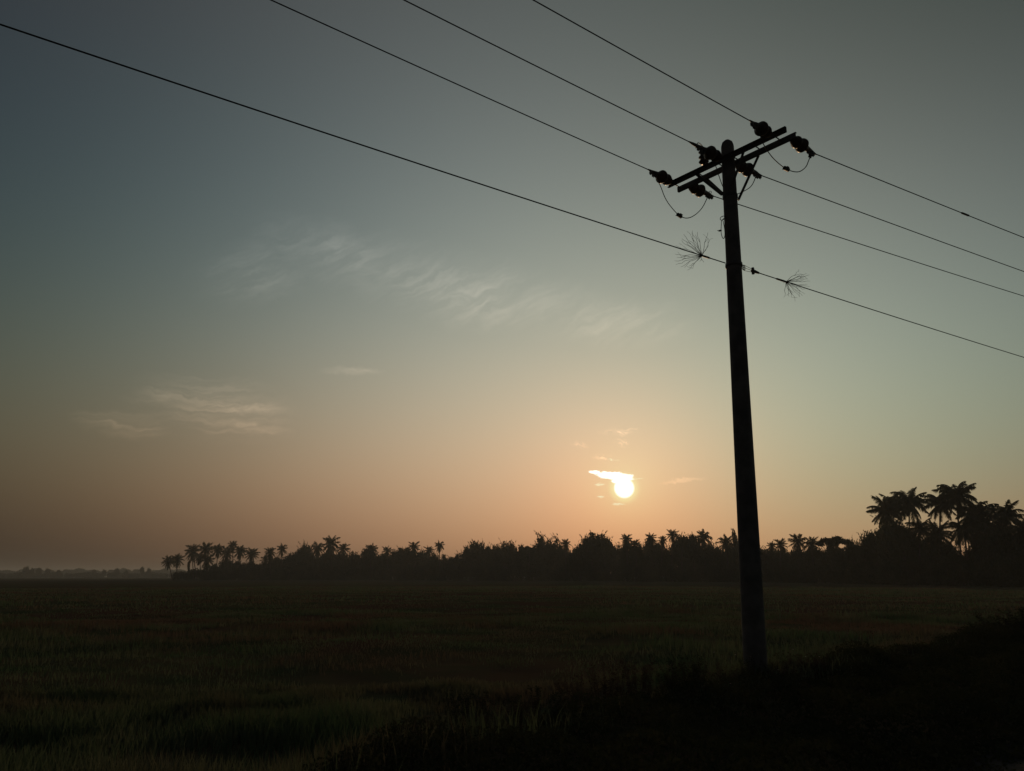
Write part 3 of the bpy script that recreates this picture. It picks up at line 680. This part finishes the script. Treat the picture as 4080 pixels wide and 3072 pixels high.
# distant wood fading into haze at the left
def far_wood(name, D, x0, x1, ty, seed, n):
    r = np.random.RandomState(seed); Vs = []
    for i in range(n):
        x = r.uniform(x0, x1); top = ty(x); P = atY(x, top, D + r.uniform(-30, 30)); H = P.z; R = r.uniform(.30, .5) * H
        k = 260; d = r.normal(size=(k, 3)); d /= np.linalg.norm(d, axis=1)[:, None]; rad = r.rand(k) ** .4
        c = np.stack([P.x + d[:, 0] * rad * R, P.y + d[:, 1] * rad * R, H * .5 + d[:, 2] * rad * H * .5], 1)
        a = r.normal(size=(k, 3)); a /= np.linalg.norm(a, axis=1)[:, None]; b = np.cross(a, r.normal(size=(k, 3))); b /= np.linalg.norm(b, axis=1)[:, None]
        s = 1.3; Vs.append(np.stack([c - a * s, c - b * s * .6, c + a * s, c + b * s * .6], 1).reshape(-1, 3))
    V = np.concatenate(Vs); F = np.arange(len(V)).reshape(-1, 4); return fast_mesh(name, V, F)
tops = lambda x: 2270 + 4 * math.sin(x * .035) + 3 * math.sin(x * .11 + 1)
fw = link('distant_wood', far_wood('distant_wood', 1500, -500, 1050, tops, 4, 420), M['leaf']); tag(fw, 'blue-grey distant wood fading into haze beyond the field at left', 'wood', kind='stuff')
fb = link('distant_wood', far_wood('distant_wood', 1050, -450, 900, lambda x: 2283 + 3 * math.sin(x * .05), 8, 300), M['leaf']); tag(fb, 'darker strip of low distant wood in front of the hazy one', 'wood', kind='stuff')
for i, (x, y, w_, lab) in enumerate(((100, 2256, 13, 'hazy distant tree with a pointed top, leftmost above the far wood'), (122, 2262, 12, 'hazy distant tree right beside the leftmost pointed one'), (150, 2262, 12, 'hazy distant tree, left of a pair of bumps in the far wood'),
        (186, 2264, 11, 'hazy distant tree, right of the pair of bumps in the far wood'), (232, 2270, 10, 'small hazy distant tree ending the left clump'), (372, 2270, 10, 'hazy distant tree in the middle of the far wood'), (412, 2268, 9, 'hazy distant tree just right of the middle one'), (462, 2264, 12, 'wide hazy distant tree before the darkest far crown'),
        (502, 2272, 8, 'small hazy distant tree left of the darkest far crown'), (563, 2258, 10, 'darkest hazy distant crown, highest right part of the far wood'), (590, 2262, 10, 'hazy distant tree right of the darkest far crown'))):
    tree(x, y, w_, 'round', lab, D=1000, seed=950 + i, group='hazy distant trees', basefrac=.1)

# ------------------------------------------------------------------ grass
def blades(n, r0, r1, hgt, wid, seed, keep, spread=.80, lean=.35):
    r = np.random.RandomState(seed); rad = np.sqrt(r.uniform(r0 * r0, r1 * r1, n)); th = r.uniform(-spread, spread, n)
    x = rad * np.sin(th); y = rad * np.cos(th); ok = keep(x, y, r); x, y = x[ok], y[ok]; n = len(x); z = height(x, y)
    h = hgt(x, y) * r.uniform(.5, 1.3, n); a = r.uniform(0, 6.283, n); w_ = wid * r.uniform(.6, 1.3, n) * (rad[ok] / r0) ** .8
    dx, dy = np.cos(a), np.sin(a); la = r.uniform(0, 6.283, n); L = lean * h * r.uniform(.2, 1.3, n)
    B = np.stack([x, y, z - .02], 1); s = np.stack([dx * w_, dy * w_, 0 * w_], 1)
    m = B + np.stack([np.cos(la) * L * .35, np.sin(la) * L * .35, h * .6], 1); t = B + np.stack([np.cos(la) * L, np.sin(la) * L, h], 1)
    V = np.stack([B - s, B + s, m + s * .7, m - s * .7, t + s * .08, t - s * .08], 1).reshape(-1, 3)
    I = np.arange(n) * 6; F = np.concatenate([np.stack([I, I + 1, I + 2, I + 3], 1), np.stack([I + 3, I + 2, I + 4, I + 5], 1)]); return V, F
def patch(x, y): return vnoise(x * .30, y * .30, 21) + .6 * vnoise(x * .9, y * .9, 22)
def infield(x, y, r): return (bankd(x, y) < .2 + 1.1 * r.rand(len(x)) ** 2) & (patch(x, y) > -.25 + .3 * (r.rand(len(x)) - .5))
pool = lambda x, y: np.exp(-(((x + 3.3) / 1.7) ** 2 + ((y - 8.7) / .9) ** 2))
def hnear(x, y): return .12 + .42 * np.clip(patch(x, y) + .22, 0, .8) + .15 * np.clip(1 - (y - 6) / 7, 0, 1) - .22 * pool(x, y)
parts = [blades(120000, 4.5, 15, hnear, .0045, 1, lambda x, y, r: infield(x, y, r) & (pool(x, y) < r.rand(len(x)) * .9 + .1)),
         blades(110000, 15, 45, lambda x, y: .09 + .32 * np.clip(patch(x * .7, y * .7) + .2, 0, .7), .009, 2, infield),
         blades(80000, 45, 150, lambda x, y: .10 + .30 * np.clip(patch(x * .3, y * .3) + .1, 0, .7), .035, 3, lambda x, y, r: patch(x * .2, y * .2) > -.2 - .4 * r.rand(len(x)))]
off = 0; Vs = []; Fs = []
for V, F in parts: Vs.append(V); Fs.append(F + off); off += len(V)
tag(link('field_grass', fast_mesh('field_grass', np.concatenate(Vs), np.concatenate(Fs)), M['grass']), 'rough olive and brown grass covering the open field', 'grass', kind='stuff')

# ------------------------------------------------------------------ roadside scrub
def scrub_mesh(name, n, region, seed, hfun, lsize, m):
    r = np.random.RandomState(seed); x, y = region(n, r); n = len(x); z = height(x, y) + hfun(x, y) * r.rand(n) ** .7
    c = np.stack([x, y, z], 1); a = r.normal(size=(n, 3)); a /= np.linalg.norm(a, axis=1)[:, None]; b = np.cross(a, r.normal(size=(n, 3))); b /= np.linalg.norm(b, axis=1)[:, None]
    s = (lsize * r.uniform(.5, 1.4, n))[:, None]
    V = np.stack([c - a * s, c - b * s * .45, c + a * s, c + b * s * .45], 1).reshape(-1, 3)
    me = fast_mesh(name, V, np.arange(len(V)).reshape(-1, 4)); return me
def bankregion(n, r):
    t = r.uniform(-9, 26, n); d = r.uniform(-.5, 4.4, n) + .3 * np.sin(t); x = .5 + .72 * t + .69 * d; y = 9.6 + .69 * t - .72 * d; ok = (y > 3.5); return x[ok], y[ok]
def bankh(x, y):
    d = bankd(x, y); return np.clip(.18 + .40 * vnoise(x * .9, y * .9, 31) + .30 * vnoise(x * 2.6, y * 2.6, 32), .06, .6) * np.clip((4.6 - d) / 1.6, .15, 1) * np.clip((d + .9) / .9, 0, 1)
tag(link('roadside_scrub', scrub_mesh('roadside_scrub', 230000, bankregion, 5, bankh, .026, 'weed'), M['weed']), 'dark tangled weeds covering the bank between field and road', 'scrub', kind='stuff')
def weed_mesh(seed, hgt, rad, nst, lsize, upright=.75, per=60):
    r = random.Random(seed); mb = MB(); V = []; F = []
    for i in range(nst):
        a = r.random() * 6.28; q = rad * math.sqrt(r.random()); b = Vector((math.cos(a) * q * .5, math.sin(a) * q * .5, -.05)); t = Vector((math.cos(a) * q, math.sin(a) * q, hgt * r.uniform(.55, 1.08)))
        md = b.lerp(t, .5) + Vector((r.uniform(-.05, .05), r.uniform(-.05, .05), hgt * .08)); pts = smooth([b, md, t], 5); mb.tube(pts, [.006 - .004 * k / len(pts) for k in range(len(pts))], 4)
        for k in range(per):
            u = r.uniform(.15, 1) * (len(pts) - 1.001); j = int(u); P = pts[j].lerp(pts[j + 1], u - j); d = Vector((r.gauss(0, 1), r.gauss(0, 1), r.gauss(.4, .8))).normalized(); s = Vector((r.gauss(0, 1), r.gauss(0, 1), r.gauss(0, 1))).cross(d).normalized()
            L = lsize * r.uniform(.6, 1.4); P = P + d * .01; n = len(V); V += [P, P + d * L * .5 + s * L * .24, P + d * L, P + d * L * .5 - s * L * .24]; F.append((n, n + 1, n + 2, n + 3))
    me = fast_mesh('leaves', V, F); return mb.mesh('stems'), me
WK = [weed_mesh(70 + i, 1.0, .42, 26, .040) for i in range(4)]
for s_, l_ in WK: s_.materials.append(M['bark'])
wl = [bpy.data.meshes.new('x') for _ in ()]
dry = [l_.copy() for s_, l_ in WK]
for l_ in dry: l_.materials.append(M['dryweed'])
for s_, l_ in WK: l_.materials.append(M['weed'])
def weed(px, topy, Y, s, label, isdry=False, k=0, name='weed_plant'):
    T = atY(px, topy, Y); b = Vector((T.x, T.y, gz(T))); H = max(.25, T.z - b.z)
    root = thing(name, b, label, 'shrub' if name != 'weed_plant' else 'weed', 'weeds and shrubs along the roadside bank')
    st, lf = WK[k % 4]; a = link('stems', st, None, root); c = link('leaves', dry[k % 4] if isdry else lf, None, root)
    for ob in (a, c): ob.scale = (s, s, H); ob.rotation_euler = (0, 0, k * 1.7)
for i, (px, ty, Y, s, lab, dr, nm) in enumerate([
    (1520, 2960, 7.0, .8, 'pale-tipped weed clump at the bottom, leftmost of the bank weeds', True, 'weed_plant'),
    (1680, 2870, 7.6, .8, 'pale leafy weed clump right of the leftmost bank weed', True, 'weed_plant'),
    (1850, 2765, 8.6, .8, 'dark pointed weed rising beside the field grass at lower centre', False, 'weed_plant'),
    (2000, 2790, 8.6, 1.0, 'broad brown weed clump right of the dark pointed weed', True, 'weed_plant'),
    (2140, 2745, 9.4, .9, 'dark weed clump left of the tall spiky weeds', False, 'weed_plant'),
    (2290, 2680, 10.2, .8, 'small reddish weed left of the tallest spiky weeds', True, 'weed_plant'),
    (2420, 2640, 10.8, .9, 'tall spiky reddish weed, left one of the tallest pair', True, 'weed_plant'),
    (2540, 2632, 11.0, .8, 'tall spiky weed, right one of the tallest pair', True, 'weed_plant'),
    (2690, 2640, 11.3, 1.0, 'dense dark weed midway between the spiky pair and the pole', False, 'weed_plant'),
    (2745, 2605, 11.5, .7, 'upright dark green weed left of the pole', False, 'weed_plant'),
    (2860, 2650, 11.6, .9, 'pale-leaved weed touching the left foot of the pole', True, 'weed_plant'),
    (2985, 2622, 11.7, .55, 'thin weed with pale flowers in front of the pole foot', False, 'weed_plant'),
    (3110, 2640, 12.1, .9, 'brownish weed at the right foot of the pole', True, 'weed_plant'),
    (3220, 2600, 12.6, .9, 'leafy weed right of the pole, before the first shrub', True, 'weed_plant'),
    (3350, 2628, 13.4, 1.1, 'low green shrub right of the pole', False, 'roadside_shrub'),
    (3500, 2605, 15.0, 1.4, 'rounded dark shrub, second right of the pole', False, 'roadside_shrub'),
    (3650, 2612, 15.8, 1.3, 'rounded dark shrub, third right of the pole', False, 'roadside_shrub'),
    (3800, 2580, 17.5, 1.5, 'dark shrub left of the big shrub at the right edge', False, 'roadside_shrub'),
    (3910, 2515, 20.0, 1.8, 'tall dark shrub below the palm grove at right', False, 'roadside_shrub'),
    (4010, 2448, 20.5, 2.0, 'biggest dark shrub at the right edge', False, 'roadside_shrub'),
    (4100, 2425, 19.5, 2.2, 'dark shrub cut by the right edge of the photo', False, 'roadside_shrub')]):
    weed(px, ty, Y, s, lab, dr, i, nm)
# pale flower heads and dry blades catching light
r = random.Random(5); mb = MB()
for (px, py, Y) in [(2990, 2617, 11.6), (3022, 2610, 11.7), (3160, 2588, 12.2), (2845, 2600, 11.4), (3210, 2617, 12.4), (3265, 2617, 12.5), (2930, 2610, 11.5), (2910, 2725, 10.6), (3100, 2670, 11.6), (2820, 2725, 10.4)]:
    C0 = atY(px, py, Y)
    for k in range(5):
        a = k * 1.257 + r.random(); d = Vector((math.cos(a), math.sin(a) * .6, .5)); e = Vector((-math.sin(a), math.cos(a), 0)) * .006; mb.add([C0, C0 + d * .011 + e, C0 + d * .02, C0 + d * .011 - e], [(0, 1, 2, 3)])
tag(mb.build('weed_flowers', M['flower']), 'tiny pale flower heads scattered over the weeds by the pole foot', 'flowers', kind='stuff')

# ------------------------------------------------------------------ haze
hz = MB().box((0, 1200, 14.5), (1, 0, 0), (0, 1, 0), (0, 0, 1), 2600, 1900, 16.5)
hm = bpy.data.materials.new('haze_air'); hm.use_nodes = True; nt = hm.node_tree; nt.nodes.clear()
pv = nt.nodes.new('ShaderNodeVolumePrincipled'); pv.inputs['Color'].default_value = (.74, .86, .95, 1); pv.inputs['Density'].default_value = .00027; pv.inputs['Anisotropy'].default_value = .35
oo = nt.nodes.new('ShaderNodeOutputMaterial'); nt.links.new(pv.outputs[0], oo.inputs['Volume'])
ho = hz.build('haze', hm); tag(ho, 'thin morning mist lying over the field', 'haze', kind='stuff')
